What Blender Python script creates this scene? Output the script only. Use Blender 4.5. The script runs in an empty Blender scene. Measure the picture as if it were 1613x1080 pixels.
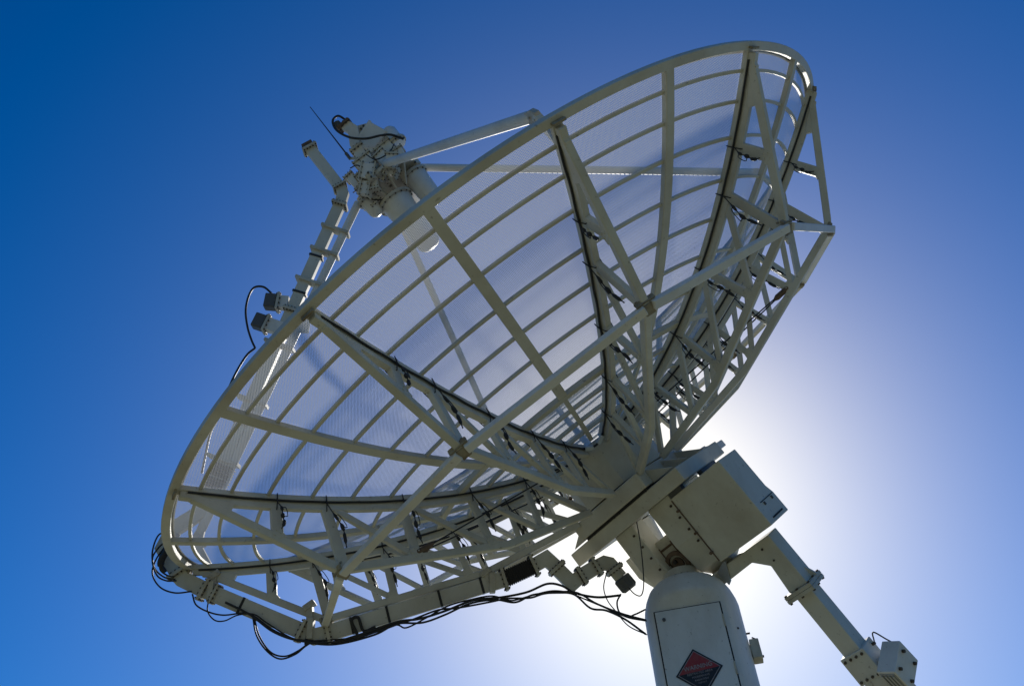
import bpy, bmesh, math, random
from mathutils import Vector, Matrix, noise
random.seed(7)
PI = math.pi; R_ = math.radians
scene = bpy.context.scene

# ---------------------------------------------------------------- camera, sky, sun, exposure
CAM_POS = Vector((0, 0, 1.65))
cd = bpy.data.cameras.new("camera"); cam = bpy.data.objects.new("camera", cd)
scene.collection.objects.link(cam); scene.camera = cam
cd.sensor_width = 36.0; cd.lens = 29.3033; cd.clip_start = 0.1; cd.clip_end = 9000
cx = Vector((.99857, .04015, -.03521)); cz = Vector((0, -.65942, -.75178)); cy = cz.cross(cx).normalized(); cx = cy.cross(cz).normalized()
cam.matrix_world = Matrix(((cx.x, cy.x, cz.x, CAM_POS.x), (cx.y, cy.y, cz.y, CAM_POS.y), (cx.z, cy.z, cz.z, CAM_POS.z), (0, 0, 0, 1)))
SUN_EL, SUN_AZ = R_(37.8), R_(10.6)          # azimuth measured from +Y towards +X
w = bpy.data.worlds.new("World"); scene.world = w; w.use_nodes = True
nt = w.node_tree; bg = nt.nodes["Background"]
sky = nt.nodes.new("ShaderNodeTexSky"); sky.sky_type = 'NISHITA'; sky.sun_disc = False
sky.sun_elevation = SUN_EL; sky.sun_rotation = SUN_AZ; sky.altitude = 0; sky.air_density = 1.0; sky.dust_density = 1.5; sky.ozone_density = 3.0
# deeper, polarised-looking blue: more saturation and contrast over the whole sky
bw = nt.nodes.new("ShaderNodeRGBToBW"); nt.links.new(sky.outputs[0], bw.inputs[0])
mx = nt.nodes.new("ShaderNodeMix"); mx.data_type = 'RGBA'; mx.clamp_factor = False; mx.inputs[0].default_value = 3.2
nt.links.new(bw.outputs[0], mx.inputs[6]); nt.links.new(sky.outputs[0], mx.inputs[7])
vm = nt.nodes.new("ShaderNodeVectorMath"); vm.operation = 'MAXIMUM'; vm.inputs[1].default_value = (.001, .001, .001); nt.links.new(mx.outputs[2], vm.inputs[0])
sx_ = nt.nodes.new("ShaderNodeSeparateXYZ"); nt.links.new(vm.outputs[0], sx_.inputs[0]); tn = nt.nodes.new("ShaderNodeCombineXYZ")
for i_, (g_, k_) in enumerate(((1.1, .370), (1.2, .352), (1.3, .280))):
    pw = nt.nodes.new("ShaderNodeMath"); pw.operation = 'POWER'; pw.inputs[1].default_value = g_; nt.links.new(sx_.outputs[i_], pw.inputs[0])
    ml = nt.nodes.new("ShaderNodeMath"); ml.operation = 'MULTIPLY'; ml.inputs[1].default_value = k_; nt.links.new(pw.outputs[0], ml.inputs[0]); nt.links.new(ml.outputs[0], tn.inputs[i_])
nt.links.new(tn.outputs[0], bg.inputs[0]); bg.inputs[1].default_value = 0.10
sl = bpy.data.lights.new("sun", 'SUN'); sl.energy = 4.0; sl.angle = R_(0.53); sl.color = (1.0, .95, .87)
so = bpy.data.objects.new("sun", sl); scene.collection.objects.link(so)
sdir = Vector((math.sin(SUN_AZ)*math.cos(SUN_EL), math.cos(SUN_AZ)*math.cos(SUN_EL), math.sin(SUN_EL)))
so.rotation_euler = sdir.to_track_quat('Z', 'Y').to_euler(); so.location = (0, 0, 40)
scene.view_settings.view_transform = 'Standard'; scene.view_settings.look = 'None'
scene.view_settings.exposure = 0.0; scene.view_settings.gamma = 1.0
scene.cycles.transparent_max_bounces = 24; scene.cycles.max_bounces = 8

# ---------------------------------------------------------------- materials
def mat(name, col, rough=.5, metal=0.0, grime=None, amt=.35, scale=3.0, bump=0.0, spec=.5, streak=False):
    m = bpy.data.materials.new(name); m.use_nodes = True; n = m.node_tree.nodes; l = m.node_tree.links
    b = n["Principled BSDF"]; b.inputs["Base Color"].default_value = (*col, 1); b.inputs["Roughness"].default_value = rough
    b.inputs["Metallic"].default_value = metal; b.inputs["Specular IOR Level"].default_value = spec
    if grime or bump:
        geo = n.new("ShaderNodeNewGeometry")
        mp = n.new("ShaderNodeMapping"); l.new(geo.outputs["Position"], mp.inputs[0]); mp.inputs["Scale"].default_value = (1, 1, .45 if streak else 1)
        t = n.new("ShaderNodeTexNoise"); t.inputs["Scale"].default_value = scale; t.inputs["Detail"].default_value = 8; t.inputs["Roughness"].default_value = .65
        l.new(mp.outputs[0], t.inputs["Vector"])
    if grime:
        r = n.new("ShaderNodeValToRGB"); r.color_ramp.elements[0].position = .42; r.color_ramp.elements[1].position = .78
        r.color_ramp.elements[1].color = (amt, amt, amt, 1); l.new(t.outputs[0], r.inputs[0])
        r.color_ramp.elements[0].color = (0, 0, 0, 1)
        mx = n.new("ShaderNodeMix"); mx.data_type = 'RGBA'; l.new(r.outputs[0], mx.inputs[0]); mx.inputs[6].default_value = (*col, 1); mx.inputs[7].default_value = (*grime, 1)
        # fine specks
        t2 = n.new("ShaderNodeTexNoise"); t2.inputs["Scale"].default_value = scale*14; t2.inputs["Detail"].default_value = 4
        l.new(geo.outputs["Position"], t2.inputs["Vector"])
        r2 = n.new("ShaderNodeValToRGB"); r2.color_ramp.elements[0].position = .66; r2.color_ramp.elements[1].position = .74
        r2.color_ramp.elements[1].color = (amt*.9, amt*.9, amt*.9, 1); r2.color_ramp.elements[0].color = (0, 0, 0, 1); l.new(t2.outputs[0], r2.inputs[0])
        mx2 = n.new("ShaderNodeMix"); mx2.data_type = 'RGBA'; l.new(r2.outputs[0], mx2.inputs[0]); l.new(mx.outputs[2], mx2.inputs[6]); mx2.inputs[7].default_value = tuple(.5*c for c in grime)+(1,)
        l.new(mx2.outputs[2], b.inputs["Base Color"])
        ra = n.new("ShaderNodeMapRange"); ra.inputs[3].default_value = rough-.08; ra.inputs[4].default_value = min(1, rough+.2); l.new(t.outputs[0], ra.inputs[0]); l.new(ra.outputs[0], b.inputs["Roughness"])
    if bump:
        bp = n.new("ShaderNodeBump"); bp.inputs["Strength"].default_value = bump; bp.inputs["Distance"].default_value = .004
        t3 = n.new("ShaderNodeTexNoise"); t3.inputs["Scale"].default_value = 60; t3.inputs["Detail"].default_value = 3; l.new(geo.outputs["Position"], t3.inputs["Vector"])
        l.new(t3.outputs[0], bp.inputs["Height"]); l.new(bp.outputs[0], b.inputs["Normal"])
    return m
M = {}
M['paint'] = mat('aged_white_paint', (.63, .62, .545), .48, grime=(.30, .24, .16), amt=.55, scale=1.9, bump=.12, streak=True)
M['paint2'] = mat('cool_white_paint', (.74, .74, .72), .42, grime=(.36, .32, .25), amt=.5, scale=2.6, bump=.1, streak=True)
M['paint3'] = mat('flange_paint', (.54, .52, .44), .5, grime=(.22, .15, .09), amt=.6, scale=6, bump=.2)
M['stain'] = mat('rust_stained_paint', (.34, .30, .22), .7, grime=(.09, .05, .03), amt=1.0, scale=11, bump=.3)
M['rust'] = mat('rusty_steel', (.16, .11, .075), .8, grime=(.07, .035, .02), amt=.9, scale=14, bump=.4)
M['bolt'] = mat('dark_bolt_steel', (.10, .085, .07), .55, .6, grime=(.08, .04, .02), amt=.8, scale=30)
M['black'] = mat('black_cable_sheath', (.018, .018, .02), .5)
M['rubber'] = mat('black_ribbed_rubber', (.02, .018, .018), .7, bump=.3)
M['steel'] = mat('galvanised_steel', (.45, .46, .47), .38, .85, grime=(.25, .24, .22), amt=.5, scale=8)
M['dark'] = mat('dark_grey_housing', (.085, .09, .095), .55, grime=(.15, .14, .12), amt=.4, scale=9)
M['tape'] = mat('pale_plastic_sleeve', (.62, .68, .72), .4)
M['red'] = mat('sign_red', (.33, .03, .035), .5, grime=(.25, .12, .10), amt=.6, scale=22)
M['signblack'] = mat('sign_black', (.012, .013, .016), .45)
M['signwhite'] = mat('sign_white', (.36, .32, .33), .5, grime=(.12, .08, .08), amt=.8, scale=40)
M['seam'] = mat('dark_seam_gasket', (.02, .02, .02), .8)

def mesh_material():
    m = bpy.data.materials.new('perforated_sheet'); m.use_nodes = True; n = m.node_tree.nodes; l = m.node_tree.links
    b = n["Principled BSDF"]; b.inputs["Base Color"].default_value = (.62, .63, .62, 1); b.inputs["Roughness"].default_value = .45; b.inputs["Metallic"].default_value = .25
    out = n["Material Output"]
    uv = n.new("ShaderNodeUVMap")
    sp = n.new("ShaderNodeSeparateXYZ"); l.new(uv.outputs[0], sp.inputs[0])
    P = 0.0112
    def mt(op, a, b_=None, c=None):
        k = n.new("ShaderNodeMath"); k.operation = op
        for i, v in enumerate((a, b_, c)):
            if v is None: continue
            if isinstance(v, (int, float)): k.inputs[i].default_value = v
            else: l.new(v, k.inputs[i])
        return k.outputs[0]
    def lattice(off):
        x = mt('MULTIPLY_ADD', sp.outputs[0], 1/P, off); y = mt('MULTIPLY_ADD', sp.outputs[1], 1/(P*math.sqrt(3)), off)
        x = mt('SUBTRACT', mt('FRACT', x), .5); y = mt('MULTIPLY', mt('SUBTRACT', mt('FRACT', y), .5), math.sqrt(3))
        return mt('ADD', mt('MULTIPLY', x, x), mt('MULTIPLY', y, y))
    d = mt('MINIMUM', lattice(100.0), lattice(100.5))
    hole = mt('LESS_THAN', d, .375**2)
    tr = n.new("ShaderNodeBsdfTransparent"); mx = n.new("ShaderNodeMixShader")
    tl = n.new("ShaderNodeBsdfTranslucent"); tl.inputs[0].default_value = (.86, .87, .86, 1); ms = n.new("ShaderNodeMixShader"); ms.inputs[0].default_value = .34
    l.new(b.outputs[0], ms.inputs[1]); l.new(tl.outputs[0], ms.inputs[2])
    l.new(hole, mx.inputs[0]); l.new(ms.outputs[0], mx.inputs[1]); l.new(tr.outputs[0], mx.inputs[2]); l.new(mx.outputs[0], out.inputs[0])
    # blotchy dust film
    geo = n.new("ShaderNodeNewGeometry"); t = n.new("ShaderNodeTexNoise"); t.inputs["Scale"].default_value = 1.6; t.inputs["Detail"].default_value = 7; l.new(geo.outputs["Position"], t.inputs["Vector"])
    r = n.new("ShaderNodeValToRGB"); r.color_ramp.elements[0].color = (.5, .51, .5, 1); r.color_ramp.elements[1].color = (.78, .78, .76, 1); r.color_ramp.elements[0].position = .35; r.color_ramp.elements[1].position = .7
    l.new(t.outputs[0], r.inputs[0]); l.new(r.outputs[0], b.inputs["Base Color"])
    return m
M['mesh'] = mesh_material()

# ---------------------------------------------------------------- mesh builder
class MB:
    def __init__(s): s.v = []; s.f = []; s.sm = []; s.uv = None
    def add(s, vs, fs, smooth=False):
        o = len(s.v); s.v += [Vector(v) for v in vs]
        for f in fs: s.f.append([i+o for i in f]); s.sm.append(smooth)
        return s
    def box(s, c, size, rot=None):
        x, y, z = (a/2 for a in size); c = Vector(c); rot = rot or Matrix.Identity(3)
        vs = [c + rot @ Vector((i*x, j*y, k*z)) for k in (-1, 1) for j in (-1, 1) for i in (-1, 1)]
        return s.add(vs, [(0, 2, 3, 1), (4, 5, 7, 6), (0, 1, 5, 4), (2, 6, 7, 3), (0, 4, 6, 2), (1, 3, 7, 5)])
    def prism(s, poly, h0, h1, fr):
        """poly [(a,b)] in frame fr=(origin,A,B,N), extruded h0..h1 along N"""
        O, A, B, N = fr; n = len(poly)
        vs = [O + A*a + B*b + N*h for h in (h0, h1) for a, b in poly]
        return s.add(vs, [list(range(n))[::-1], list(range(n, 2*n))] + [(i, (i+1) % n, n+(i+1) % n, n+i) for i in range(n)])
    def sweep(s, pts, nrm, a, b, closed=False):
        """mitred rectangular bar along pts lying in a plane with normal nrm; a = thickness in the plane, b = along nrm"""
        pts = [Vector(p) for p in pts]; nrm = Vector(nrm).normalized(); vs = []; n = len(pts)
        for i, p in enumerate(pts):
            d1 = (pts[i]-pts[i-1]).normalized() if i > 0 else None; d2 = (pts[i+1]-pts[i]).normalized() if i < n-1 else None
            d1 = d1 or d2; d2 = d2 or d1; t = (d1+d2).normalized(); q = nrm.cross(t).normalized()
            k = 1/max(.3, q.dot(nrm.cross(d1).normalized()))
            for sa, sb in ((-1, -1), (1, -1), (1, 1), (-1, 1)): vs.append(p + q*(sa*a/2*k) + nrm*(sb*b/2))
        fs = [(3, 2, 1, 0), tuple(4*(n-1)+j for j in range(4))]
        for i in range(n-1):
            for j in range(4): k = (j+1) % 4; fs.append((4*i+j, 4*i+k, 4*i+4+k, 4*i+4+j))
        return s.add(vs, fs)
    def tube(s, pts, r, n=12, cap=True, smooth=True):
        pts = [Vector(p) for p in pts]; m = len(pts); rr = r if isinstance(r, (list, tuple)) else [r]*m; vs = []; fs = []
        t0 = (pts[1]-pts[0]).normalized(); u = t0.orthogonal().normalized()
        for i, p in enumerate(pts):
            a = pts[max(i-1, 0)]; b = pts[min(i+1, m-1)]; t = (b-a)
            t = t.normalized() if t.length > 1e-9 else t0
            u = (u - t*u.dot(t)).normalized(); v = t.cross(u)
            for k in range(n): th = 2*PI*k/n; vs.append(p + (u*math.cos(th)+v*math.sin(th))*rr[i])
        for i in range(m-1):
            for k in range(n): k2 = (k+1) % n; fs.append((i*n+k, i*n+k2, (i+1)*n+k2, (i+1)*n+k))
        s.add(vs, fs, smooth)
        if cap: s.add(vs[:n], [list(range(n))[::-1]]); s.add(vs[-n:], [list(range(n))])
        return s
    def revolve(s, prof, n, a0=0, a1=2*PI, fr=None, smooth=True, closed_prof=False):
        O, A, B, N = fr or (Vector((0, 0, 0)), Vector((1, 0, 0)), Vector((0, 1, 0)), Vector((0, 0, 1)))
        full = abs(a1-a0-2*PI) < 1e-6; m = len(prof); cnt = n if full else n+1; vs = []; fs = []
        for i in range(cnt):
            th = a0+(a1-a0)*i/n
            for r, z in prof: vs.append(O + (A*math.cos(th)+B*math.sin(th))*r + N*z)
        for i in range(n):
            i2 = (i+1) % cnt
            for j in range(m if closed_prof else m-1):
                j2 = (j+1) % m; fs.append((i*m+j, i2*m+j, i2*m+j2, i*m+j2))
        return s.add(vs, fs, smooth)
    def cyl(s, p, q, r, n=16, r2=None): return s.tube([p, q], [r, r if r2 is None else r2], n)
    def bolt(s, p, nrm, r=.009, h=.012):
        p = Vector(p); nrm = Vector(nrm).normalized(); return s.tube([p-nrm*.004, p+nrm*h], r, 6, smooth=False)
    def build(s, name, m, parent=None, org=None, bevel=0, mw=None, coll=None):
        me = bpy.data.meshes.new(name); org = Vector(org or (0, 0, 0))
        me.from_pydata([v-org for v in s.v], [], s.f); me.polygons.foreach_set('use_smooth', s.sm)
        if s.uv:
            ul = me.uv_layers.new(name='UVMap')
            for lp in me.loops: ul.data[lp.index].uv = s.uv[lp.vertex_index]
        me.materials.append(m); me.update()
        bm = bmesh.new(); bm.from_mesh(me); bmesh.ops.recalc_face_normals(bm, faces=bm.faces); bm.to_mesh(me); bm.free()
        o = bpy.data.objects.new(name, me); scene.collection.objects.link(o)
        if parent: o.parent = parent
        if bevel:
            b = o.modifiers.new('bevel', 'BEVEL'); b.width = bevel; b.segments = 2; b.limit_method = 'ANGLE'; b.angle_limit = R_(40)
        return o
def spline(pts, sub=6):
    P = [Vector(p) for p in pts]; out = []
    for i in range(len(P)-1):
        a = P[i-1] if i else P[0]*2-P[1]; b = P[i]; c = P[i+1]; d = P[i+2] if i+2 < len(P) else P[-1]*2-P[-2]
        for k in range(sub):
            t = k/sub; out.append(.5*((2*b)+(c-a)*t+(2*a-5*b+4*c-d)*t*t+(3*b-a-3*c+d)*t**3))
    return out+[P[-1]]
def tag(o, label=None, cat=None, group=None, kind=None):
    if label: o['label'] = label
    if cat: o['category'] = cat
    if group: o['group'] = group
    if kind: o['kind'] = kind
    return o
def empty(name, mw, label, cat, group=None):
    o = bpy.data.objects.new(name, None); scene.collection.objects.link(o); o.empty_display_size = .2; o.matrix_world = mw
    return tag(o, label, cat, group)
V = Vector
# dish frame: origin at the reflector's apex, z along the boresight
DM = Matrix(((-.83193, .07211, -.55017, .73635), (.18807, -.89618, -.40185, 6.01633), (-.52203, -.43778, .732, 6.955), (0, 0, 0, 1)))
_r = DM.to_3x3(); _z = _r.col[2].normalized(); _x = (_r.col[0]-_z*_r.col[0].dot(_z)).normalized(); _y = _z.cross(_x)
DM = Matrix(((_x.x, _y.x, _z.x, DM[0][3]), (_x.y, _y.y, _z.y, DM[1][3]), (_x.z, _y.z, _z.z, DM[2][3]), (0, 0, 0, 1)))
def dish_empty(name, base, *a): return empty(name, DM @ Matrix.Translation(V(base)), *a)
X, Y, Z = V((1, 0, 0)), V((0, 1, 0)), V((0, 0, 1))
EA = V((-.643, .766, 0)).normalized(); ED = V((EA.y, -EA.x, 0))       # elevation axis and its down side, in the dish frame
def edz(e, d, z): return EA*e + ED*d + Z*z
EDR = Matrix((EA, ED, Z)).transposed()

# ---------------------------------------------------------------- ground
gm = mat('dry_ground', (.17, .17, .095), .95, grime=(.10, .10, .055), amt=.8, scale=.6)
g = MB(); g.add([(-4000, -4000, 0), (4000, -4000, 0), (4000, 4000, 0), (-4000, 4000, 0)], [(0, 1, 2, 3)])
tag(g.build('ground', gm), kind='structure')
# ================================================================ parabolic dish
RR = 3.6
def surf(r): q = r/RR; return .34640692*RR*q*q - .0032775763*RR*(q**4-q*q)
def slope(r): return (surf(r+.001)-surf(r-.001))/.002
def off(r, d, th=0):          # point d below the surface along its normal, in the rib plane
    s = slope(r); k = 1/math.sqrt(1+s*s); return V((r + s*k*d, 0, surf(r) - k*d))
dish = dish_empty('dish_antenna', (0, 0, 0), 'huge white mesh parabolic dish with truss ribs, tilted up to the left', 'satellite dish')
# rim: rectangular hollow section rolled to a circle
def hoop(r, d, a, b, n=144):
    s = slope(r); t = V((1, 0, s)).normalized(); nn = V((s, 0, -1)).normalized(); c = V((r, 0, surf(r))) + nn*d
    pr = [c + t*(x*a/2) + nn*(y*b/2) for x, y in ((-1, -1), (1, -1), (1, 1), (-1, 1))]
    m = MB(); m.revolve([(p.x, p.z) for p in pr], n, smooth=False, closed_prof=True); return m
rim = hoop(RR-.005, .022, .066, .058).build('rim', M['paint'], dish, bevel=.008)
ringr = [3.454, 3.276, 3.053, 2.773, 2.494, 2.206, 1.912]
for r in ringr: hoop(r, .015, .025, .026, 120).build('hoop_ring', M['paint'], dish, bevel=.004)
hoop(1.624, .028, .06, .05, 96).build('hoop_ring', M['paint'], dish, bevel=.006)
for r in (1.35, 1.07, .8): hoop(r, .016, .03, .03, 72).build('hoop_ring', M['paint'], dish)

# truss rib in its own plane (x radial, z axial)
def make_truss():
    ch = MB(); rs = [.42 + (3.60-.42)*i/30 for i in range(31)]
    ch.sweep([off(r, .026) for r in rs], Y, .042, .078)
    ch.sweep([off(r, .082) for r in rs[:-1]], Y, .068, .048)
    t = ch.build('truss_rib', M['paint'], dish, bevel=.006)
    MB().sweep([(3.60, 0, 1.165), (3.54, 0, 1.125), (2.93, 0, .215), (2.87, 0, .135)], Y, .062, .058).build('outer_chord', M['paint'], t, bevel=.008)
    MB().sweep([(2.90, 0, .155), (1.52, 0, -.345), (.58, 0, -.495)], Y, .062, .058).build('bottom_chord', M['paint'], t, bevel=.008)
    tops = [3.0, 2.68, 2.12, 1.54, 1.0]; bots = [(3.165, .56), (2.85, .16), (2.30, -.06), (1.66, -.29), (1.14, -.405)]
    for i, (a, b) in enumerate(zip(tops, bots)):
        p = off(a, .09); wd = (.085, .078, .066, .058, .05)[i]
        MB().sweep([p, (b[0], 0, b[1])], Y, wd, .044).build('post', M['paint'], t, bevel=.006)
    for i in range(1, 5):
        q = (bots[i+1][0], 0, bots[i+1][1]) if i < 4 else (.60, 0, -.46)
        MB().sweep([off(tops[i]-.06, .1), q], Y, .048, .04).build('diagonal', M['paint'], t, bevel=.005)
    MB().prism([(3.575, 1.13), (3.50, 1.03), (3.39, .87), (3.30, .93), (3.40, 1.02)], -.027, .027, (V((0, 0, 0)), X, Z, -Y)).build('gusset_plate', M['paint'], t, bevel=.004)
    for i, (gx, gz) in enumerate(((3.155, .575), (2.30, -.03), (1.66, -.26))):
        gp = MB(); gp.prism([(gx-.05, gz-.035), (gx+.045, gz-.01), (gx+.03, gz+.05), (gx-.035, gz+.06)], -.031, .031, (V((0, 0, 0)), X, Z, -Y))
        for s in (-1, 1):
            for bx, bz in ((-.025, .01), (.02, .02), (-.01, .042)): gp.bolt((gx+bx, s*.031, gz+bz), (0, s, 0), .007, .008)
        gp.build('gusset_plate', M['paint'], t, bevel=.002)
    # node end plate, rust stained
    nb = MB(); nb.box((2.875, 0, .115), (.075, .07, .05), Matrix.Rotation(-.9, 3, 'Y')); nb.box((2.912, 0, .16), (.018, .15, .035), Matrix.Rotation(-.35, 3, 'Y'))
    for s in (-1, 1):
        for q in ((2.85, .125), (2.90, .17), (2.87, .19)): nb.bolt((q[0], s*.031, q[1]), (0, s, 0), .009)
    nb.build('node_plate', M['stain'], t)
    lp = MB(); lp.box((3.612, 0, 1.205), (.016, .095, .085), Matrix.Rotation(-.55, 3, 'Y'))
    for s in (-1, 1):
        for dz in (-.03, .03): lp.bolt((3.618, s*.03, 1.212+dz), (1, 0, -.5), .007, .008)
    lp.build('rim_clip', M['stain'], t)
    # black cable in the seam of the chord, on both sides
    for s in (-1, 1):
        cb = MB(); cb.tube([off(r, .056)+Y*(s*(.036+.003*math.sin(r*21))) for r in [.45+(3.52-.45)*i/90 for i in range(91)]], .008, 8)
        cb.build('edge_cable', M['black'], t)
    # drop leads beside every post, each with a string of black connectors
    rnd = random.Random(3)
    for i, (a, b) in enumerate(zip(tops, bots)):
        p0 = off(a, .03)+Y*.05; p1 = V((b[0], .05, b[1])); dv = p1-p0; q = V((dv.z, 0, -dv.x)).normalized()
        L = dv.length; mx_ = min(.8, .40/L)
        pts = [p0, off(a, .075)+Y*.052]+[p0+dv*f+q*(rnd.uniform(-.02, .02)+.035)+Y*rnd.uniform(0, .015) for f in (.25*mx_+.1, .5*mx_+.1, .7*mx_+.1, .9*mx_+.1)]
        sp = spline(pts, 8); ld = MB(); n_ = len(sp)-1
        def rad(f):
            for c_, hw, rd in ((.42, .05, .012), (.60, .065, .016), (.82, .10, .013)):
                if abs(f-c_) < hw: return rd if abs(f-c_) < hw*.75 else rd*.7
            return .0045
        ld.tube(sp, [rad(j/n_) for j in range(n_+1)], 8)
        ld.tube(spline([pts[2], pts[2]+q*.03, pts[3]+q*.035, pts[3]], 5), .0035, 6)
        ring = [off(a, .005)+Y*.048, off(a, .05)+Y*.053, off(a, .123)+Y*.032, off(a, .123)-Y*.032, off(a, .05)-Y*.053, off(a, .005)-Y*.048]; ld.tube(ring, .0042, 6)
        ld.build('cable_lead', M['black'], t)
    return t
truss = make_truss()
def copy_part(o, parent, rot=None, mirror=False):
    c = o.copy(); scene.collection.objects.link(c); c.parent = parent
    if rot is not None: c.rotation_euler = (0, 0, rot)
    if mirror: c.scale = (1, -1, 1)
    for ch in list(o.children): copy_part(ch, c)
    return c
for k in range(1, 12): copy_part(truss, dish, R_(30*k), 3 <= k <= 8)

# plain radial ribs midway between the trusses
rb = MB(); rb.sweep([off(1.60+(3.59-1.60)*i/22, .026) for i in range(23)], Y, .044, .08)
rad = rb.build('radial_rib', M['paint'], dish, bevel=.006); rad.rotation_euler = (0, 0, R_(15))
for k in range(1, 12): copy_part(rad, dish, R_(15+30*k))
# thin inner ribs
rb = MB(); rb.sweep([off(.5+(1.6-.5)*i/10, .02) for i in range(11)], Y, .03, .04)
rad2 = rb.build('inner_rib', M['paint'], dish); rad2.rotation_euler = (0, 0, R_(15))
for k in range(1, 12): copy_part(rad2, dish, R_(15+30*k))

# perforated sheet panels, a curved petal for each sector outside and inside the heavy ring
def petal(r0, r1, nr, na):
    m = MB(); uv = []; arc = 0; prev = None; vs = []
    for i in range(nr+1):
        r = r0+(r1-r0)*i/nr; p = V((r, 0, surf(r)))
        arc = arc + ((p-prev).length if prev else 0); prev = p
        for j in range(na+1):
            th = R_(-14.9+29.8*j/na); 
            vs.append((r*math.cos(th), r*math.sin(th), surf(r)+.003)); uv.append((arc+r*(math.cos(th)-1)+20, r*math.sin(th)+20))
    fs = [(i*(na+1)+j, (i+1)*(na+1)+j, (i+1)*(na+1)+j+1, i*(na+1)+j+1) for i in range(nr) for j in range(na)]
    m.add(vs, fs, True); m.uv = uv; return m
pa = petal(1.63, 3.585, 20, 10).build('mesh_panel', M['mesh'], dish); pa.rotation_euler = (0, 0, R_(15))
pb = petal(.46, 1.615, 12, 8).build('mesh_panel', M['mesh'], dish); pb.rotation_euler = (0, 0, R_(15))
for k in range(1, 12): copy_part(pa, dish, R_(15+30*k)); copy_part(pb, dish, R_(15+30*k))
# bright cut edge of the sheet folded over the rim
fe = MB(); fe.revolve([(3.585, surf(3.585)+.004), (3.60, surf(3.60)+.022), (3.545, surf(3.545)+.012)], 180, smooth=False)
fe.build('panel_edge_strip', M['steel'], dish)

# polygon of braces joining the truss nodes at the back
def rp(k, r, z): th = R_(30*k); return V((r*math.cos(th), r*math.sin(th), z))
for k in range(12):
    a = rp(k, 2.905, .115); b = rp(k+1, 2.905, .115); d = (b-a).normalized(); md = rp(k+.5, 1, 0).normalized()
    br = MB(); br.sweep([a+d*.03, b-d*.03], (md+Z*-1.0), .062, .055)
    br.build('node_brace', M['paint2'], dish, bevel=.008)
# tie rods with turnbuckles
for k in (1, 5, 9):
    for s in (-1, 1):
        a = rp(k, 2.36, -.05) + Z*.03; b = rp(k+s, .70, -.10); d = (b-a).normalized()
        tr = MB(); tr.tube([a, b], .0065, 6)
        rod = tr.build('tie_rod', M['black'], dish)
        tb = MB(); tb.tube([a+d*.05, a+d*.08, a+d*.20, a+d*.23], [.008, .022, .022, .008], 8)
        tb.build('turnbuckle', M['rust'], rod)
# hub: drum carrying the ribs, square base under it
hd = MB(); hd.revolve([(.02, -.015), (.47, -.015), (.47, -.47), (.02, -.47)], 12, a0=R_(15), a1=R_(375), smooth=False); hd.build('hub_drum', M['paint'], dish, bevel=.006)
hb = MB(); hb.box(edz(0, 0, -.555), (.92, .90, .15), EDR); hb.build('hub_base', M['paint'], dish, bevel=.012)
for se in (-1, 1):
    for dd in (-.3, 0, .3):
        MB().prism([(se*.46, -.50), (se*.46, -.635), (se*.70, -.635)], -.012, .012, (edz(0, dd, 0), EA, Z, ED)).build('hub_gusset', M['paint'], dish, bevel=.002)
# white clips on the cable where it rounds the drum
cc = MB(); cpath = [rp(2, .56, .00), rp(2.25, .53, -.05), rp(2.5, .53, -.07), rp(2.75, .54, -.05), rp(3, .56, .0)]
cc.tube(spline(cpath, 6), .011, 8); ccb = cc.build('hub_cable', M['black'], dish)
s_ = spline(cpath, 6)
for sl_ in (s_[4:11], s_[14:21]): MB().tube(sl_, .024, 10).build('cable_sleeve', M['tape'], ccb)

# four feed support legs
for i, k in enumerate((0, 3, 6, 9)):
    a = rp(k, .40, 3.555); b = rp(k, 3.42, 1.42); d = (b-a).normalized()
    lg = MB(); lg.tube([a, b-d*.06, b-d*.02], [.042, .042, .02], 20); lgo = lg.build('support_leg', M['paint2'], dish)
    ft = MB(); tang = Z.cross(rp(k, 1, 0)).normalized(); up = tang.cross(d).normalized()
    ft.prism([(-.10, -.03), (.03, -.045), (.09, -.02), (.09, .03), (.07, .10), (.04, .11), (.0, .05), (-.10, .03)], -.02, .02, (b, d, up, tang))
    for s in (-1, 1):
        for q in ((.0, .0), (.09, .04)): ft.bolt(b+d*q[0]*.7+up*q[1]*.6+tang*(s*.02), tang*s, .010)
    ft.build('leg_foot', M['paint3'], lgo, bevel=.004)
    ft2 = MB(); ft2.sweep([b+d*.05, rp(k, 3.47, surf(3.47)-.02)], tang, .06, .05); ft2.build('leg_bracket', M['paint'], lgo, bevel=.004)
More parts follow.
